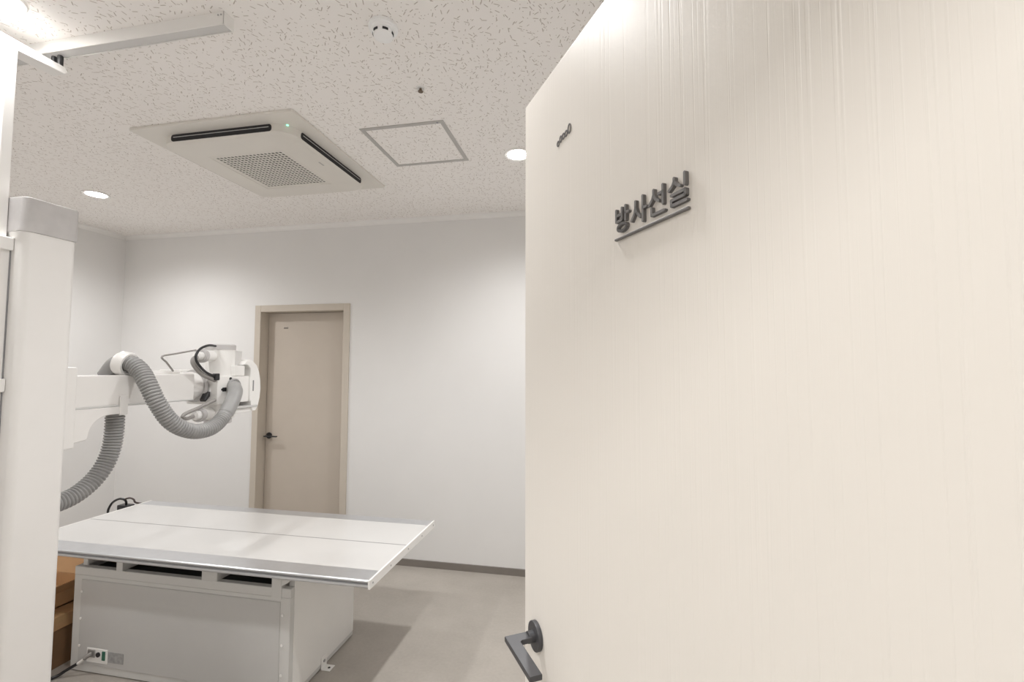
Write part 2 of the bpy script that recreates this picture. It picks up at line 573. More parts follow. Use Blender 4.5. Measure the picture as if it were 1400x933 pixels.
# hinges
for z in (0.25, 1.1, 1.95):
    b = B()
    cyl(b, (0.004, 0.044, z), 0.006, 0.10, (0, 0, 1), 16)
    box(b, -0.03, 0.002, 0.0395, 0.0415, z, z + 0.1)
    dobj('hinge', b, 'steel')


def stroke(bm, pts, w, z_front, z_back, closed=False, x0=0, z0=0, sx=1, sz=1):
    """raised stroke with rounded ends in the door plane; pts in cell units"""
    P = [Vector((x0 + p[0] * sx, z0 + p[1] * sz)) for p in pts]
    segs = list(zip(P, P[1:] + ([P[0]] if closed else [])))
    if not closed:
        segs = segs[:len(P) - 1]
    for a, c in segs:
        d = (c - a)
        if d.length < 1e-7:
            continue
        ang = math.atan2(d.y, d.x)
        poly = []
        for k in range(7):
            th = ang + PI / 2 + PI * k / 6
            poly.append((a.x + w / 2 * math.cos(th), a.y + w / 2 * math.sin(th)))
        for k in range(7):
            th = ang - PI / 2 + PI * k / 6
            poly.append((c.x + w / 2 * math.cos(th), c.y + w / 2 * math.sin(th)))
        prism(bm, poly, 1, z_back, z_front)


G = {
    'bang': [[(.07, .97), (.07, .46), (.50, .46), (.50, .97)], [(.07, .72), (.50, .72)], [(.76, 1.0), (.76, .40)], [(.76, .70), (.97, .70)],
             'ring'],
    'sa': [[(.30, .92), (.30, .66), (.22, .42), (.03, .20)], [(.30, .66), (.40, .42), (.60, .22)], [(.78, 1.0), (.78, .0)], [(.78, .52), (1.0, .52)]],
    'seon': [[(.30, .97), (.30, .80), (.22, .62), (.03, .46)], [(.30, .80), (.40, .60), (.60, .47)], [(.84, 1.0), (.84, .30)], [(.58, .74), (.84, .74)],
             [(.17, .30), (.17, .03), (.90, .03)]],
    'sil': [[(.30, .99), (.30, .88), (.22, .74), (.02, .62)], [(.30, .88), (.42, .73), (.60, .63)], [(.85, 1.0), (.85, .60)],
            [(.14, .41), (.86, .41), (.86, .225), (.14, .225), (.14, .03), (.92, .03)]],
}
SX0 = 0.336 - DW
PITCHX = 0.0366
GW, GH = 0.0315, 0.0325
sign = dobj('sign', box(B(), SX0, SX0 + 0.1435, -0.0048, 0.0, 1.7738, 1.7770, 0.0008, 1), 'sign')
lab(sign, 'raised charcoal Korean lettering with an underline bar')
for i, k in enumerate(('bang', 'sa', 'seon', 'sil')):
    b = B()
    for st in G[k]:
        if st == 'ring':
            st2 = [(.50 + .33 * math.cos(2 * PI * j / 20), .15 + .155 * math.sin(2 * PI * j / 20)) for j in range(20)]
            stroke(b, st2, 0.0036, -0.0048, 0.0, True, SX0 + 0.0022 + i * PITCHX, 1.7845, GW, GH)
        else:
            stroke(b, st, 0.0036, -0.0048, 0.0, False, SX0 + 0.0022 + i * PITCHX, 1.7845, GW, GH)
    dobj('letter', b, 'sign', sign, smooth=False)

# little maker's mark near the top of the door: a row of small outlined shapes
mk = B()
mx0 = 0.151 - DW
for j, (u, w_, zb, zt) in enumerate(((0.0, 0.009, 1.994, 2.004), (0.010, 0.009, 1.997, 2.009), (0.0195, 0.010, 1.998, 2.009), (0.030, 0.010, 1.998, 2.009), (0.041, 0.011, 1.998, 2.015))):
    cx_, cz_, rx_, rz_ = mx0 + u + w_ / 2, (zb + zt) / 2, w_ / 2 - 0.0008, (zt - zb) / 2 - 0.0008
    stroke(mk, [(cx_ + rx_ * math.cos(2 * PI * q / 12), cz_ + rz_ * math.sin(2 * PI * q / 12)) for q in range(12)], 0.0026, -0.0012, 0.0, True)
dobj('emblem', mk, 'sign', smooth=False)

# ================================================================== far door (door_2)
fd = thing('door_2', 'closed beige door with black lever in the far wall', 'door', (-2.54, D, 0), kind='structure')
b = B()
x0, x1, zt = -2.996, -2.081, 2.124
fwid = 0.058
box(b, x0, x0 + fwid, D - 0.012, D + 0.15, 0, zt, 0.002, 1)
box(b, x1 - fwid, x1, D - 0.012, D + 0.15, 0, zt, 0.002, 1)
box(b, x0 + fwid, x1 - fwid, D - 0.012, D + 0.15, zt - fwid, zt, 0.002, 1)
obj('door_frame', b, 'framefar', fd)
obj('leaf', box(B(), x0 + fwid + 0.003, x1 - fwid - 0.003, D + 0.090, D + 0.130, 0.008, zt - fwid - 0.003, 0.0015, 1), 'doorfar', fd)
obj('threshold', box(B(), x0 + fwid, x1 - fwid, D + 0.0, D + 0.15, 0.0, 0.006), 'framefar', fd)
hxx, hzz, hyy = -2.895, 0.975, D + 0.090
rz = obj('door_handle', cyl(B(), (hxx, hyy, hzz), 0.0275, 0.010, (0, -1, 0), 32, 0.0015), 'black', fd)
lab(rz, 'black rose and lever')
b = B()
cyl(b, (hxx, hyy - 0.009, hzz), 0.0105, 0.03, (0, -1, 0), 20)
prism(b, [(hxx - 0.011, hyy - 0.03), (hxx - 0.011, hyy - 0.062), (hxx + 0.110, hyy - 0.062), (hxx + 0.110, hyy - 0.040), (hxx + 0.011, hyy - 0.040), (hxx + 0.011, hyy - 0.03)], 2, hzz - 0.005, hzz + 0.005, 0.001, 1)
obj('lever', b, 'black', rz)
mk = B()
for j in range(4):
    cxm = -2.775 + j * 0.0105
    st2 = [(cxm + 0.0045 * math.cos(2 * PI * q / 10), 1.930 + (0.007 if j in (0, 3) else 0.0055) * math.sin(2 * PI * q / 10)) for q in range(10)]
    stroke(mk, st2, 0.0024, hyy - 0.0012, hyy, True)
obj('emblem', mk, 'sign', fd, smooth=False)

# ================================================================== examination table
T = thing('x_ray_table', 'white examination table with silver edge strips on a white metal base', 'table', (-2.0, 2.2, 0))
tx0, tx1, ty0, ty1, tz = -3.060, -1.005, 1.880, 2.665, 0.66
SF, SBK, SEAM = 0.099, 0.084, 2.281
tt = obj('table_top', box(B(), tx0, tx1, ty0 + SF, ty1 - SBK, tz - 0.034, tz, 0.0), 'table', T, smooth=False)
# two laminate halves with a fine seam
obj('seam', box(B(), tx0, tx1, SEAM - 0.0025, SEAM + 0.0025, tz - 0.001, tz + 0.0004), 'alud', tt, smooth=False)


def edge_profile(y0, y1, front):
    """aluminium edge strip: flat on top with a grooved outer edge"""
    bb = B()
    s = 1 if front else -1
    o = y0 if front else y1
    i = y1 if front else y0
    pts = [(i, tz), (o + s * 0.004, tz), (o, tz - 0.004), (o, tz - 0.010), (o + s * 0.006, tz - 0.012), (o + s * 0.006, tz - 0.019), (o, tz - 0.021), (o, tz - 0.030), (o + s * 0.006, tz - 0.036), (i, tz - 0.036)]
    prism(bb, pts, 0, tx0, tx1)
    return bb


es = obj('edge_strip', edge_profile(ty0, ty0 + SF, True), 'alu', T, angle=20)
obj('groove_shade', box(B(), tx0, tx1, ty0 + 0.003, ty0 + 0.007, tz - 0.0185, tz - 0.0125), 'alud', es, smooth=False)  # dark strip laid in the groove to carry its shade
obj('edge_strip', edge_profile(ty1 - SBK, ty1, False), 'alu', T, angle=20)
for x in (tx1, tx0 - 0.010):
    e = obj('end_cap', box(B(), x, x + 0.010, ty0 - 0.003, ty1 + 0.003, tz - 0.038, tz + 0.002, 0.002, 2), 'white2', T)
    for y in (ty0 + 0.025, ty0 + 0.20, SEAM, ty1 - 0.20, ty1 - 0.025):
        obj('screw', cyl(B(), (x + (0.0095 if x == tx1 else 0.0005), y, tz - 0.018), 0.004, 0.002, (1 if x == tx1 else -1, 0, 0), 12), 'steel', e)
# carriage rails below the top
for y in (ty0 + 0.24, 2.25, ty1 - 0.06):
    obj('slide_rail', box(B(), tx0 + 0.02, tx1 - 0.08, y, y + 0.035, tz - 0.054, tz - 0.036, 0.002, 1), 'lightgrey', T)
bx0, bx1, by0, by1, bz = -2.745, -1.458, 1.982, 2.556, 0.532
b = B()
box(b, bx0, bx1, by0, by1, 0.004, 0.49, 0.004, 2)
body = obj('base_cabinet', b, 'baseshade', T)
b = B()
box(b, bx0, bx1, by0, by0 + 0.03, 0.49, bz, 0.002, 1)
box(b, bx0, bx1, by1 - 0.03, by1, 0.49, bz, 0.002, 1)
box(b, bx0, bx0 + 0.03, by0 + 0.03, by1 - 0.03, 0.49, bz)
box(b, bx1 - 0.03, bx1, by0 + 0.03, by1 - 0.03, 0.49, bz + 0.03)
obj('top_frame', b, 'baseshade', T)
obj('shade_sheet', box(B(), bx0 + 0.03, bx1 - 0.03, by0 + 0.03, by1 - 0.03, 0.491, 0.50), 'dark', T, smooth=False)  # dark sheet in place of the shade under the table top
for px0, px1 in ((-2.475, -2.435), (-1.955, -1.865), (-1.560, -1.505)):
    obj('support_block', box(B(), px0, px1, by0 - 0.004, by1 - 0.02, bz - (0.05 if px0 > -1.6 else 0.0), tz - 0.054, 0.002, 1), 'baseshade', T)
obj('support_block', box(B(), -2.72, -2.69, by0 + 0.02, by1 - 0.02, bz, tz - 0.054, 0.002, 1), 'baseshade', T)
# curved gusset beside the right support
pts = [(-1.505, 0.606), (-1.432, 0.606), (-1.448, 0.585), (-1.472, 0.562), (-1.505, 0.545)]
obj('gusset', prism(B(), pts, 1, by0 - 0.004, by0 + 0.012, 0.001, 1), 'baseshade', T)
fp = obj('front_panel', box(B(), bx0 + 0.052, bx1 - 0.052, by0 - 0.004, by0 + 0.002, 0.045, 0.470, 0.0015, 1), 'panelshade', T)
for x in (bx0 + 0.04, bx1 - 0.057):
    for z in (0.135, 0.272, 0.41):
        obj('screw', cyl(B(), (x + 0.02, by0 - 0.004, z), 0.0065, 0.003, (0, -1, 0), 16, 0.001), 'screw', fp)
sp = obj('side_panel', box(B(), bx1 - 0.001, bx1 + 0.003, by0 + 0.03, by1 - 0.004, 0.03, 0.575, 0.001, 1), 'sidelit', T)
# anchor bracket on the floor
b = B()
box(b, bx1 + 0.003, bx1 + 0.006, 2.235, 2.285, 0.0, 0.060, 0.001, 1)
box(b, bx1 + 0.003, bx1 + 0.055, 2.235, 2.285, 0.0, 0.003, 0.001, 1)
ab = obj('anchor_bracket', b, 'white2', T)
obj('bolt_hole', cyl(B(), (bx1 + 0.036, 2.26, 0.0028), 0.007, 0.001, (0, 0, 1), 16), 'black', ab)
obj('bolt', cyl(B(), (bx1 + 0.006, 2.26, 0.036), 0.007, 0.005, (1, 0, 0), 12), 'steel', ab)
# power inlet and rating label
inl = obj('power_inlet', box(B(), -2.632, -2.500, by0 - 0.007, by0 - 0.003, 0.062, 0.132, 0.001, 1), 'screw', T)
obj('socket', box(B(), -2.622, -2.575, by0 - 0.012, by0 - 0.006, 0.088, 0.126, 0.002, 1), 'steel', inl)
obj('rocker_switch', cyl(B(), (-2.556, by0 - 0.006, 0.105), 0.012, 0.006, (0, -1, 0), 16), 'black', inl)
obj('terminal', box(B(), -2.531, -2.513, by0 - 0.011, by0 - 0.006, 0.080, 0.124, 0.001, 1), 'green', inl)
obj('rating_label', box(B(), -2.497, -2.402, by0 - 0.0055, by0 - 0.003, 0.072, 0.124), 'label', T, smooth=False)

# power cable
pc = thing('power_cable', 'black power cable plugged into the table base and running to the floor', 'cable', (-2.70, 1.93, 0))
b = B()
wire(b, [(-2.655, 1.952, 0.062), (-2.70, 1.935, 0.035), (-2.735, 1.92, 0.012), (-2.76, 1.88, 0.008), (-2.78, 1.80, 0.008), (-2.76, 1.68, 0.008), (-2.85, 1.55, 0.008)], 0.0075)
obj('cord', b, 'black', pc)
b = B()
wire(b, [(-2.598, by0 - 0.012, 0.106), (-2.612, 1.957, 0.095), (-2.635, 1.955, 0.076), (-2.657, 1.9515, 0.061)], 0.0065)
obj('sleeve', b, 'screw', pc)
b = B()
wire(b, [(-2.594, by0 - 0.010, 0.108), (-2.603, by0 - 0.022, 0.102), (-2.618, 1.956, 0.090)], 0.010)
obj('plug', b, 'greycable', pc)

# ================================================================== tube stand
TS = thing('x_ray_tube_stand', 'white X-ray tube stand with tall column, arm and tube head', 'x-ray stand', (-2.05, 1.25, 0))
cx0, cx1, cy0, cy1 = -2.20, -1.90, 1.166, 1.324


def rrect(x0, x1, y0, y1, r, n=6):
    out = []
    for (cx, cy, a0) in ((x1 - r, y1 - r, 0), (x0 + r, y1 - r, PI / 2), (x0 + r, y0 + r, PI), (x1 - r, y0 + r, 1.5 * PI)):
        for k in range(n + 1):
            a = a0 + PI / 2 * k / n
            out.append((cx + r * math.cos(a), cy + r * math.sin(a)))
    return out


obj('column', prism(B(), rrect(cx0, cx1, cy0, cy1, 0.022), 2, 0.03, 2.052), 'white', TS)
obj('column_cap', prism(B(), rrect(cx0 - 0.005, cx1 + 0.005, cy0 - 0.005, cy1 + 0.005, 0.024), 2, 2.050, 2.168, 0.003, 2), 'capgrey', TS)
obj('base_plate', box(B(), -2.35, -1.78, 1.05, 1.45, 0.0, 0.035, 0.006, 2), 'lightgrey', TS)
# mast on the front of the column
mast = obj('mast', box(B(), -2.13, -1.968, 1.128, 1.160, 0.03, 2.700, 0.004, 2), 'white2', TS)
obj('mast_cover', box(B(), -2.13, -1.957, 1.138, 1.1655, 0.03, 2.030, 0.003, 1), 'white', TS)
obj('cover_seam', box(B(), -1.9575, -1.9545, 1.1625, 1.1660, 0.03, 2.030), 'alud', TS, smooth=False)
for z in (2.005, 1.53, 1.215):
    c = obj('collar', box(B(), -2.14, -1.942, 1.118, 1.1655, z - 0.022, z + 0.022, 0.004, 2), 'white2', TS)
    obj('screw', cyl(B(), (-1.958, 1.118, z - 0.003), 0.0065, 0.004, (0, -1, 0), 16, 0.001), 'brass', c)
kn = obj('knob', lathe(B(), [(0, 0), (0.011, 0), (0.011, 0.014), (0.018, 0.016), (0.018, 0.030), (0.012, 0.034), (0, 0.034)], (-2.0, 1.128, 2.37), (0, -1, 0), 20), 'steel', TS)
# head of the mast: arm with guide rollers reaching into the ceiling rail
b = B()
prism(b, [(1.128, 2.700), (1.128, 2.735), (1.320, 2.735), (1.330, 2.722), (1.320, 2.708), (1.160, 2.700)], 0, -2.06, -2.00, 0.002, 1)
hd = obj('guide_arm', b, 'white2', TS)
for yy in (1.302,):
    for xx in (-2.045, -2.015):
        obj('guide_roller', lathe(B(), [(0, 0), (0.008, 0), (0.009, 0.003), (0.009, 0.040), (0.008, 0.044), (0, 0.044)], (xx, yy + 0.010, 2.733), (0, 0, 1), 20), 'black', hd)
# carriage behind the column with the arm's bracket
ax0, ax1 = -2.13, -1.965
b = B()
box(b, -2.16, -1.94, cy1 + 0.002, 1.376, 1.285, 1.590, 0.006, 2)
obj('carriage', b, 'white', TS)
b = B()
box(b, ax0, ax1, 1.376, 1.905, 1.432, 1.556, 0.006, 2)
arm = obj('arm', b, 'white', TS)
obj('arm_lip', box(B(), ax0 - 0.004, ax1 + 0.006, 1.376, 1.90, 1.426, 1.434, 0.002, 1), 'lightgrey', TS)
gp = [(1.376, 1.426), (1.572, 1.426), (1.572, 1.396), (1.512, 1.396)]
for k in range(1, 7):
    a = PI / 2 * k / 7
    gp.append((1.512 - 0.078 * math.sin(a), 1.318 + 0.078 * math.cos(a)))
gp += [(1.434, 1.318), (1.430, 1.308), (1.376, 1.300)]
obj('arm_bracket', prism(B(), gp, 0, ax0 + 0.004, ax1 + 0.008, 0.002, 1), 'white', TS)
obj('bracket_plate', box(B(), ax1 + 0.004, ax1 + 0.010, 1.548, 1.580, 1.390, 1.470, 0.001, 1), 'white', TS)
obj('hatch_block', box(B(), -2.10, -2.0, 1.70, 1.86, 1.554, 1.572, 0.004, 2), 'white2', TS)
# corrugated hoses
def hose(bm, pts, r, amp=0.0078, pitch=0.0125, smooth0=0.04, smooth1=0.04, seg=20):
    path, L = resample(catmull(pts, 16), pitch / 6)
    n = len(path)
    def rad(i, n_):
        s = i / (n_ - 1) * L
        w = min(1, max(0, (s - smooth0) / 0.02)) * min(1, max(0, (L - smooth1 - s) / 0.05))
        return r + amp * w * (abs(math.sin(PI * s / pitch)) ** 0.7 - 0.7) + (0.002 if w < 0.01 else 0)
    sweep(bm, path, rad, seg)
    return bm


b = hose(B(), [(-2.07, 1.577, 1.550), (-2.03, 1.585, 1.602), (-1.98, 1.600, 1.606), (-1.93, 1.606, 1.572), (-1.882, 1.603, 1.510), (-1.850, 1.618, 1.435), (-1.830, 1.669, 1.350), (-1.820, 1.759, 1.300), (-1.820, 1.858, 1.298), (-1.830, 1.938, 1.338), (-1.838, 1.998, 1.405), (-1.860, 2.046, 1.458), (-1.905, 2.085, 1.484)], 0.0325, smooth0=0.07, smooth1=0.20)
hs = obj('hose', b, 'hose', TS, angle=70)
lab(hs, 'grey corrugated hose looping from the arm to the tube head')
b = hose(B(), [(-2.05, 1.601, 1.43), (-2.05, 1.604, 1.345), (-2.05, 1.597, 1.253), (-2.05, 1.574, 1.184), (-2.05, 1.535, 1.130), (-2.05, 1.485, 1.092), (-2.05, 1.435, 1.073), (-2.05, 1.375, 1.066), (-2.05, 1.320, 1.064)], 0.0325, smooth0=0.0, smooth1=0.0)
h2 = obj('hose', b, 'hose', TS, angle=70)
lab(h2, 'grey corrugated hose hanging below the arm')
# clamp ring around the hose on top of the arm
dirv = Vector((0.06, 0.012, -0.012)).normalized()
obj('hose_clamp', lathe(B(), [(0.036, -0.020), (0.047, -0.022), (0.052, -0.012), (0.052, 0.012), (0.047, 0.022), (0.036, 0.020), (0.036, -0.020)], (-2.000, 1.594, 1.604), dirv, 32), 'white2', TS)

# tube head
hcx, hcy = -2.005, 2.095
tb = obj('tube_housing', lathe(B(), [(0, 1.315), (0.070, 1.315), (0.074, 1.32), (0.074, 1.45), (0.078, 1.46), (0.078, 1.535), (0.070, 1.545), (0.070, 1.682), (0, 1.682)], (hcx, hcy, 0), seg=40), 'white2', TS)
lab(tb, 'white upright cylindrical X-ray tube housing')
obj('end_cap', lathe(B(), [(0, 1.680), (0.072, 1.680), (0.072, 1.704), (0.067, 1.709), (0, 1.709)], (hcx, hcy, 0), seg=40), 'capgrey', tb)
obj('end_cap', lathe(B(), [(0, 1.290), (0.060, 1.290), (0.064, 1.294), (0.064, 1.312), (0, 1.315)], (hcx, hcy, 0), seg=40), 'capgrey', tb)
# rotating joint between arm and housing
b = B()
ctr = (-2.045, 1.904, 1.493)
lathe(b, [(0, 0), (0.064, 0.0), (0.069, 0.012), (0.072, 0.05), (0.066, 0.070), (0, 0.070)], ctr, (0, 1, 0), 36)
obj('arm_end', b, 'white', TS)
obj('swivel_ring', lathe(B(), [(0.062, 0.0), (0.082, 0.0), (0.084, 0.010), (0.062, 0.010)], (-2.045, 1.972, 1.493), (0, 1, 0), 36), 'capgrey', TS)
obj('swivel_hub', lathe(B(), [(0, 0.0), (0.058, 0.0), (0.058, 0.05), (0, 0.05)], (-2.045, 1.980, 1.493), (0, 1, 0), 32), 'lightgrey', TS)
obj('lock_lever', prism(B(), [(1.960, 1.415), (1.985, 1.440), (1.985, 1.463), (1.972, 1.455), (1.955, 1.425)], 0, -1.985, -1.950, 0.002, 1), 'black', TS)
bk_ = obj('junction_box', box(B(), -2.10, -1.915, 1.990, 2.205, 1.398, 1.540, 0.006, 2), 'white2', TS)
for y, z, r in ((2.072, 1.527, 0.008), (2.020, 1.473, 0.006), (2.070, 1.412, 0.005)):
    obj('fastener', cyl(B(), (-1.916, y, z), r, 0.003, (1, 0, 0), 16), 'black', bk_)
obj('badge', box(B(), -1.916, -1.9135, 2.022, 2.046, 1.462, 1.483), 'black', bk_, smooth=False)
obj('hose_port', lathe(B(), [(0.030, 0), (0.041, 0.0), (0.041, 0.012), (0.037, 0.018), (0.030, 0.018)], (-1.916, 2.090, 1.487), (1, 0, 0), 28), 'hose', bk_)
# high voltage plugs
for nm, z in (('upper', 1.645), ('lower', 1.352)):
    p0 = Vector((-1.985, 2.02, z))
    dv = Vector((0.32, -1.0, 0.0)).normalized()
    b = B()
    lathe(b, [(0, 0), (0.027, 0.0), (0.027, 0.085), (0, 0.085)], p0, dv, 28)
    pl_ = obj('cable_plug', b, 'white2', tb)
    lathe_b = lathe(B(), [(0.024, 0.080), (0.033, 0.080), (0.035, 0.086), (0.035, 0.104), (0.031, 0.110), (0.024, 0.110)], p0, dv, 28)
    obj('plug_ring', lathe_b, 'capgrey', pl_)
    obj('plug_end', lathe(B(), [(0, 0.08), (0.023, 0.08), (0.023, 0.125), (0.019, 0.138), (0, 0.142)], p0, dv, 28), 'white2', pl_)
# cables on the head
obj('head_cable', wire(B(), [(-1.965, 2.02, 1.697), (-1.93, 1.942, 1.697), (-1.915, 1.88, 1.677), (-1.910, 1.853, 1.642), (-1.912, 1.867, 1.607), (-1.915, 1.918, 1.564), (-1.918, 1.985, 1.538)], 0.0060), 'black', TS)
obj('head_cable', wire(B(), [(-1.945, 1.905, 1.645), (-1.94, 1.868, 1.625), (-1.935, 1.872, 1.595), (-1.93, 1.915, 1.552), (-1.925, 1.985, 1.522)], 0.011), 'greycable', TS)
obj('head_cable', wire(B(), [(-1.97, 1.911, 1.673), (-1.97, 1.801, 1.652), (-1.97, 1.733, 1.637), (-1.972, 1.760, 1.610), (-1.985, 1.806, 1.570)], 0.0042), 'greycable', TS)
obj('head_cable', wire(B(), [(-1.922, 1.985, 1.422), (-1.925, 1.893, 1.390), (-1.928, 1.828, 1.369), (-1.928, 1.812, 1.355), (-1.930, 1.838, 1.344), (-1.945, 1.885, 1.350)], 0.0085), 'greycable', TS)
obj('connector', box(B(), -1.930, -1.906, 1.968, 1.996, 1.522, 1.556, 0.003, 1), 'black', TS)
# operator panel with curved grip on the far end of the head
pp = [(2.150, 1.600), (2.166, 1.622), (2.195, 1.630), (2.220, 1.620), (2.248, 1.597), (2.266, 1.560), (2.277, 1.515), (2.281, 1.465), (2.276, 1.415), (2.266, 1.375), (2.248, 1.345), (2.225, 1.345), (2.210, 1.375), (2.208, 1.40), (2.200, 1.40), (2.200, 1.58), (2.180, 1.60)]
obj('control_panel', prism(B(), pp, 0, -2.14, -1.905, 0.006, 2), 'white2', TS)
obj('vent_slot', box(B(), -1.906, -1.9035, 2.218, 2.226, 1.455, 1.515, 0.001, 1), 'alud', TS)
obj('tray_plate', box(B(), -2.12, -1.90, 2.10, 2.255, 1.366, 1.378, 0.002, 1), 'lightgrey', TS)
obj('tray_box', box(B(), -2.10, -1.915, 2.112, 2.235, 1.340, 1.366, 0.004, 1), 'white2', TS)
obj('mirror_plate', box(B(), -1.952, -1.946, 2.090, 2.180, 1.590, 1.677, 0.002, 1), 'clearplate', TS)
obj('display_bracket', box(B(), -1.99, -1.915, 2.095, 2.170, 1.540, 1.598, 0.006, 2), 'white2', TS)
obj('collimator', box(B(), -2.30, -2.09, 2.005, 2.165, 1.425, 1.575, 0.008, 2), 'white2', TS)

# ceiling guide rail
RL = thing('ceiling_guide_rail', 'white ceiling guide rail above the tube stand', 'rail', (-2.6, 1.31, H))
b = B()
rz0 = 2.780
box(b, -4.20, -1.272, 1.291, 1.294, rz0, H)
box(b, -4.20, -1.272, 1.331, 1.334, rz0, H)
box(b, -4.20, -1.272, 1.294, 1.331, H - 0.003, H)
box(b, -1.274, -1.271, 1.291, 1.334, rz0, H)
obj('channel', b, 'white2', RL, smooth=False)
obj('bottom_track', box(B(), -4.195, -1.276, 1.2942, 1.3308, rz0 + 0.004, rz0 + 0.008), 'lightgrey', RL, smooth=False)
for xx in (-1.275, -1.287):
    obj('screw', cyl(B(), (xx - 0.008, 1.291, H - 0.012), 0.003, 0.0015, (0, -1, 0), 12), 'steel', RL)

# ================================================================== ceiling cassette
AC = thing('ceiling_air_conditioner', 'square cream four way cassette air conditioner in the ceiling', 'air conditioner', (-1.92, 2.34, H))
acx, acy = -1.915, 2.345
ah = 0.478
obj('outer_panel', prism(B(), rrect(acx - ah, acx + ah, acy - ah, acy + ah, 0.012), 2, H - 0.014, H, 0.003, 2), 'acpanel', AC)
# inner body: drops below the panel, walls slightly flared
ih_t, ih_b = 0.398, 0.372
zt_, zb_ = H - 0.014, 2.762
t_ = B()
top = rrect(acx - ih_t, acx + ih_t, acy - ih_t, acy + ih_t, 0.10, 8)
mid = rrect(acx - ih_t + 0.003, acx + ih_t - 0.003, acy - ih_t + 0.003, acy + ih_t - 0.003, 0.10, 8)
bot = rrect(acx - ih_b, acx + ih_b, acy - ih_b, acy + ih_b, 0.085, 8)
gh = 0.235
hol = rrect(acx - gh, acx + gh, acy - gh, acy + gh, 0.012, 8)
rings = []
for pts_, z in ((top, zt_), (mid, zb_ + 0.012), (bot, zb_), (hol, zb_), (hol, zb_ + 0.03)):
    rings.append([t_.verts.new((p[0], p[1], z)) for p in pts_])
for a, c in zip(rings, rings[1:]):
    for i in range(len(a)):
        j = (i + 1) % len(a)
        t_.faces.new((a[i], a[j], c[j], c[i]))
bmesh.ops.recalc_face_normals(t_, faces=t_.faces)
inner = obj('inner_panel', t_, 'acpanel', AC)
# air outlets on the four sides
for k in range(4):
    R = Matrix.Translation((acx, acy, 0)) @ Matrix.Rotation(k * PI / 2, 4, 'Z') @ Matrix.Translation((-acx, -acy, 0))
    b = B()
    yo = acy - ih_t
    pts_ = rrect(acx - 0.300, acx + 0.300, zb_ + 0.013, zt_ - 0.001, 0.014, 5)
    prism(b, pts_, 1, yo - 0.0005, yo + 0.03)
    b.transform(R)
    s_ = obj('air_outlet', b, 'dark', AC)
    b = B()
    box(b, acx - 0.285, acx + 0.285, yo - 0.0025, yo, zb_ + 0.033, zb_ + 0.0355)
    b.transform(R)
    obj('vane', b, 'lightgrey', s_, smooth=False)
# perforated grille
n_ = 20
cs = (2 * gh) / n_
b = B()
vv = {}
def gv(x, y, z):
    key = (round(x, 5), round(y, 5))
    if key not in vv:
        vv[key] = b.verts.new((x, y, z))
    return vv[key]
zg = zb_ + 0.002
for i in range(n_):
    for j in range(n_):
        cxg, cyg = acx - gh + (i + 0.5) * cs, acy - gh + (j + 0.5) * cs
        h_ = cs / 2
        if i in (0, n_ - 1) or j in (0, n_ - 1):
            b.faces.new([gv(cxg + sx * h_, cyg + sy * h_, zg) for sx, sy in ((-1, -1), (1, -1), (1, 1), (-1, 1))])
            continue
        rr = 0.0082
        inn = [b.verts.new((cxg + rr * math.cos(PI / 4 * q + PI / 8 - PI * 0.75 - PI / 8), cyg + rr * math.sin(PI / 4 * q - PI * 0.75), zg)) for q in range(8)]
        low = [b.verts.new((v.co.x, v.co.y, zg + 0.002)) for v in inn]
        cor = [gv(cxg + sx * h_, cyg + sy * h_, zg) for sx, sy in ((-1, -1), (1, -1), (1, 1), (-1, 1))]
        for q in range(4):
            i0, i1, i2 = inn[2 * q], inn[2 * q + 1], inn[(2 * q + 2) % 8]
            b.faces.new((cor[q], cor[(q + 1) % 4], i2, i1, i0))
        for q in range(8):
            b.faces.new((inn[q], inn[(q + 1) % 8], low[(q + 1) % 8], low[q]))
bmesh.ops.recalc_face_normals(b, faces=b.faces)
gr_ = obj('perforated_grille', b, 'acgrille', AC, smooth=False)
gr_['kind'] = 'stuff'
obj('shade_backing', box(B(), acx - gh, acx + gh, acy - gh, acy + gh, zg + 0.010, zg + 0.013), 'dark', AC, smooth=False)  # dark sheet in place of the shade behind the holes
obj('indicator', cyl(B(), (-1.545, 1.975, H - 0.0145), 0.0055, 0.0025, (0, 0, -1), 16), 'led', AC)
obj('badge', box(B(), -1.580, -1.572, 2.285, 2.330, zb_ - 0.0015, zb_ + 0.001), 'hatchframe', AC, smooth=False)

# ================================================================== access hatch
HT = thing('ceiling_access_hatch', 'square ceiling access hatch with a thin grey frame', 'hatch', (-0.99, 2.33, H))
hx0, hx1, hy0, hy1 = -1.222, -0.764, 2.100, 2.552
w_ = 0.022
for s in ((hx0, hx1, hy0, hy0 + w_), (hx0, hx1, hy1 - w_, hy1), (hx0, hx0 + w_, hy0 + w_, hy1 - w_), (hx1 - w_, hx1, hy0 + w_, hy1 - w_)):
    obj('frame_bar', box(B(), *s, H - 0.004, H), 'hatchframe', HT, smooth=False)
obj('lid', box(B(), hx0 + w_ + 0.002, hx1 - w_ - 0.002, hy0 + w_ + 0.002, hy1 - w_ - 0.002, H - 0.002, H), 'ceiling', HT, smooth=False)
obj('latch', cyl(B(), (hx1 - 0.035, hy0 + 0.013, H - 0.004), 0.006, 0.0015, (0, 0, -1), 12), 'alud', HT)

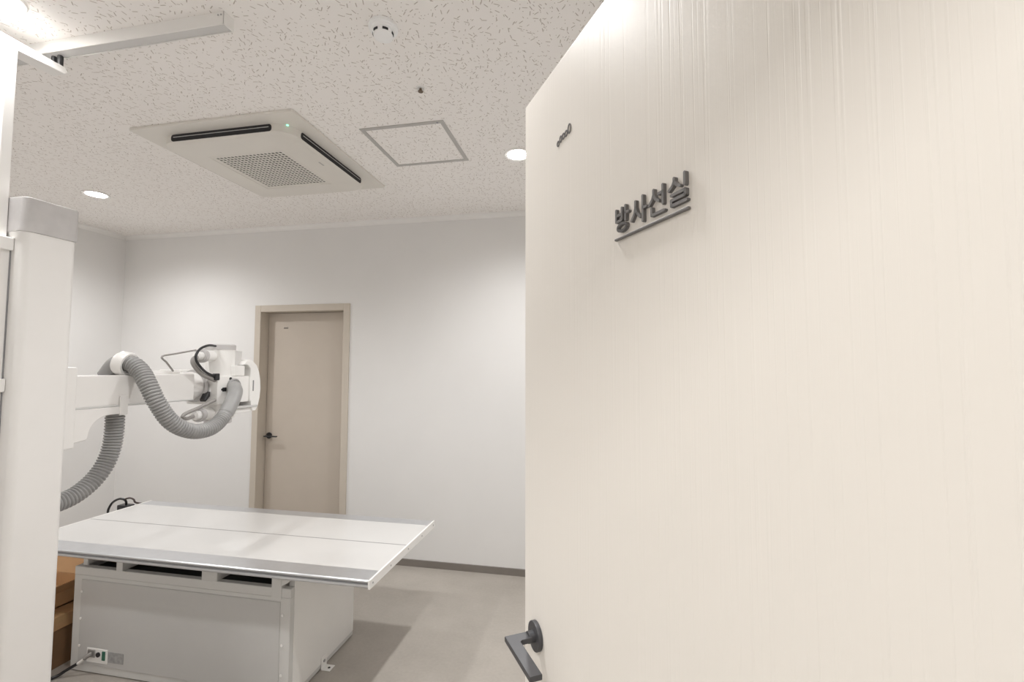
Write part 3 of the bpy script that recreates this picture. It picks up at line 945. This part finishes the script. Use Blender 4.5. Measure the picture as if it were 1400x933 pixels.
# ================================================================== smoke detector
SD = thing('smoke_detector', 'white round smoke detector on the ceiling', 'detector', (-0.76, 1.462, H))
sx_, sy_ = -0.763, 1.462
sb = obj('base', lathe(B(), [(0, 0), (0.052, 0), (0.053, -0.004), (0.052, -0.012), (0.044, -0.014), (0, -0.014)], (sx_, sy_, H), seg=40), 'detector', SD)
obj('chamber', lathe(B(), [(0.044, -0.013), (0.043, -0.022), (0.036, -0.024), (0.036, -0.030), (0.034, -0.040), (0.028, -0.044), (0, -0.045)], (sx_, sy_, H), seg=40), 'detector', SD)
for k in range(6):
    a = PI / 3 * k - 1.95
    b = B()
    pts_ = []
    for q in range(6):
        t2 = a - 0.28 + 0.56 * q / 5
        pts_.append((sx_ + 0.0372 * math.cos(t2), sy_ + 0.0372 * math.sin(t2)))
    for q in reversed(range(6)):
        t2 = a - 0.28 + 0.56 * q / 5
        pts_.append((sx_ + 0.034 * math.cos(t2), sy_ + 0.034 * math.sin(t2)))
    prism(b, pts_, 2, H - 0.0345, H - 0.0265)
    obj('slot', b, 'dark', SD, smooth=False)

# ================================================================== sprinkler head
SH = thing('sprinkler_head', 'tiny brass sprinkler head in the ceiling', 'sprinkler', (-0.772, 1.831, H))
obj('escutcheon', lathe(B(), [(0, 0), (0.020, 0), (0.018, -0.004), (0, -0.005)], (-0.772, 1.831, H), seg=28), 'trim', SH)
b = B()
cyl(b, (-0.772, 1.831, H - 0.004), 0.006, 0.013, (0, 0, -1), 14)
cyl(b, (-0.772, 1.831, H - 0.016), 0.0115, 0.003, (0, 0, -1), 18)
obj('deflector', b, 'bronze', SH)

# ================================================================== cartons left of the table and cable on them
bx = thing('cardboard_carton', 'brown lidded cardboard carton on the floor beside the table base', 'box', (-3.15, 1.98, 0), 'cartons beside the table')
obj('body', box(B(), -3.44, -2.835, 1.66, 2.30, 0.0, 0.205), 'card2', bx, smooth=False)
ldd = obj('lid', box(B(), -3.455, -2.822, 1.645, 2.315, 0.200, 0.268, 0.002, 1), 'card', bx)
obj('tape_strip', box(B(), -3.455, -2.8218, 1.955, 2.015, 0.235, 0.2686), 'tape', ldd, smooth=False)
b2 = thing('cardboard_carton', 'open cardboard carton with raised flaps on top of the lidded one', 'box', (-3.22, 2.0, 0.268), 'cartons beside the table')
b = B()
c0, c1, d0, d1, z0_, z1_ = -3.42, -2.93, 1.72, 2.24, 0.2687, 0.35
th = 0.006
box(b, c0, c1, d0, d1, z0_, z0_ + th)
box(b, c0, c0 + th, d0, d1, z0_, z1_)
box(b, c1 - th, c1, d0, d1, z0_, z1_)
box(b, c0 + th, c1 - th, d0, d0 + th, z0_, z1_)
box(b, c0 + th, c1 - th, d1 - th, d1, z0_, z1_)
obj('body', b, 'card', b2, smooth=False)
for (p, q, w3) in (((c1, d0), (c1, d1), (0.045, 0, 0.055)), ((c0, d0), (c0, d1), (-0.05, 0, 0.07)), ((c0, d1), (c1, d1), (0, 0.05, 0.10))):
    b = B()
    v = [Vector((p[0], p[1], z1_)), Vector((q[0], q[1], z1_))]
    v += [v[1] + Vector(w3), v[0] + Vector(w3)]
    nn = (v[1] - v[0]).cross(v[3] - v[0]).normalized() * 0.004
    vs = [b.verts.new(x) for x in v] + [b.verts.new(x + nn) for x in v]
    for f in ((0, 1, 2, 3), (7, 6, 5, 4), (0, 4, 5, 1), (1, 5, 6, 2), (2, 6, 7, 3), (3, 7, 4, 0)):
        b.faces.new([vs[i] for i in f])
    bmesh.ops.recalc_face_normals(b, faces=b.faces)
    obj('flap', b, 'card', b2, smooth=False)

# equipment box behind with coiled cable, seen over the table's far left corner
eb = thing('generator_cabinet', 'low white equipment cabinet behind the left end of the table', 'cabinet', (-3.23, 2.73, 0))
obj('body', box(B(), -3.36, -3.11, 2.55, 2.92, 0.03, 0.555, 0.004, 2), 'white', eb)
obj('plinth', box(B(), -3.34, -3.13, 2.57, 2.90, 0.0, 0.03), 'capgrey', eb, smooth=False)
ck = thing('cable_coil', 'dark looped cable with plug lying past the far left table corner', 'cable', (-3.186, 2.580, 0.556))
obj('cord', wire(B(), [(-3.300, 2.569, 0.564), (-3.290, 2.559, 0.613), (-3.257, 2.559, 0.665), (-3.201, 2.559, 0.693), (-3.165, 2.569, 0.683), (-3.170, 2.580, 0.650), (-3.196, 2.590, 0.629)], 0.007), 'black', ck)
obj('cord', wire(B(), [(-3.180, 2.569, 0.687), (-3.130, 2.569, 0.700), (-3.098, 2.571, 0.691), (-3.086, 2.580, 0.668), (-3.092, 2.695, 0.618), (-3.165, 2.716, 0.566)], 0.0055), 'browncable', ck)
b = B()
box(b, -3.222, -3.133, 2.559, 2.611, 0.613, 0.650, 0.006, 2)
obj('plug', b, 'black', ck)
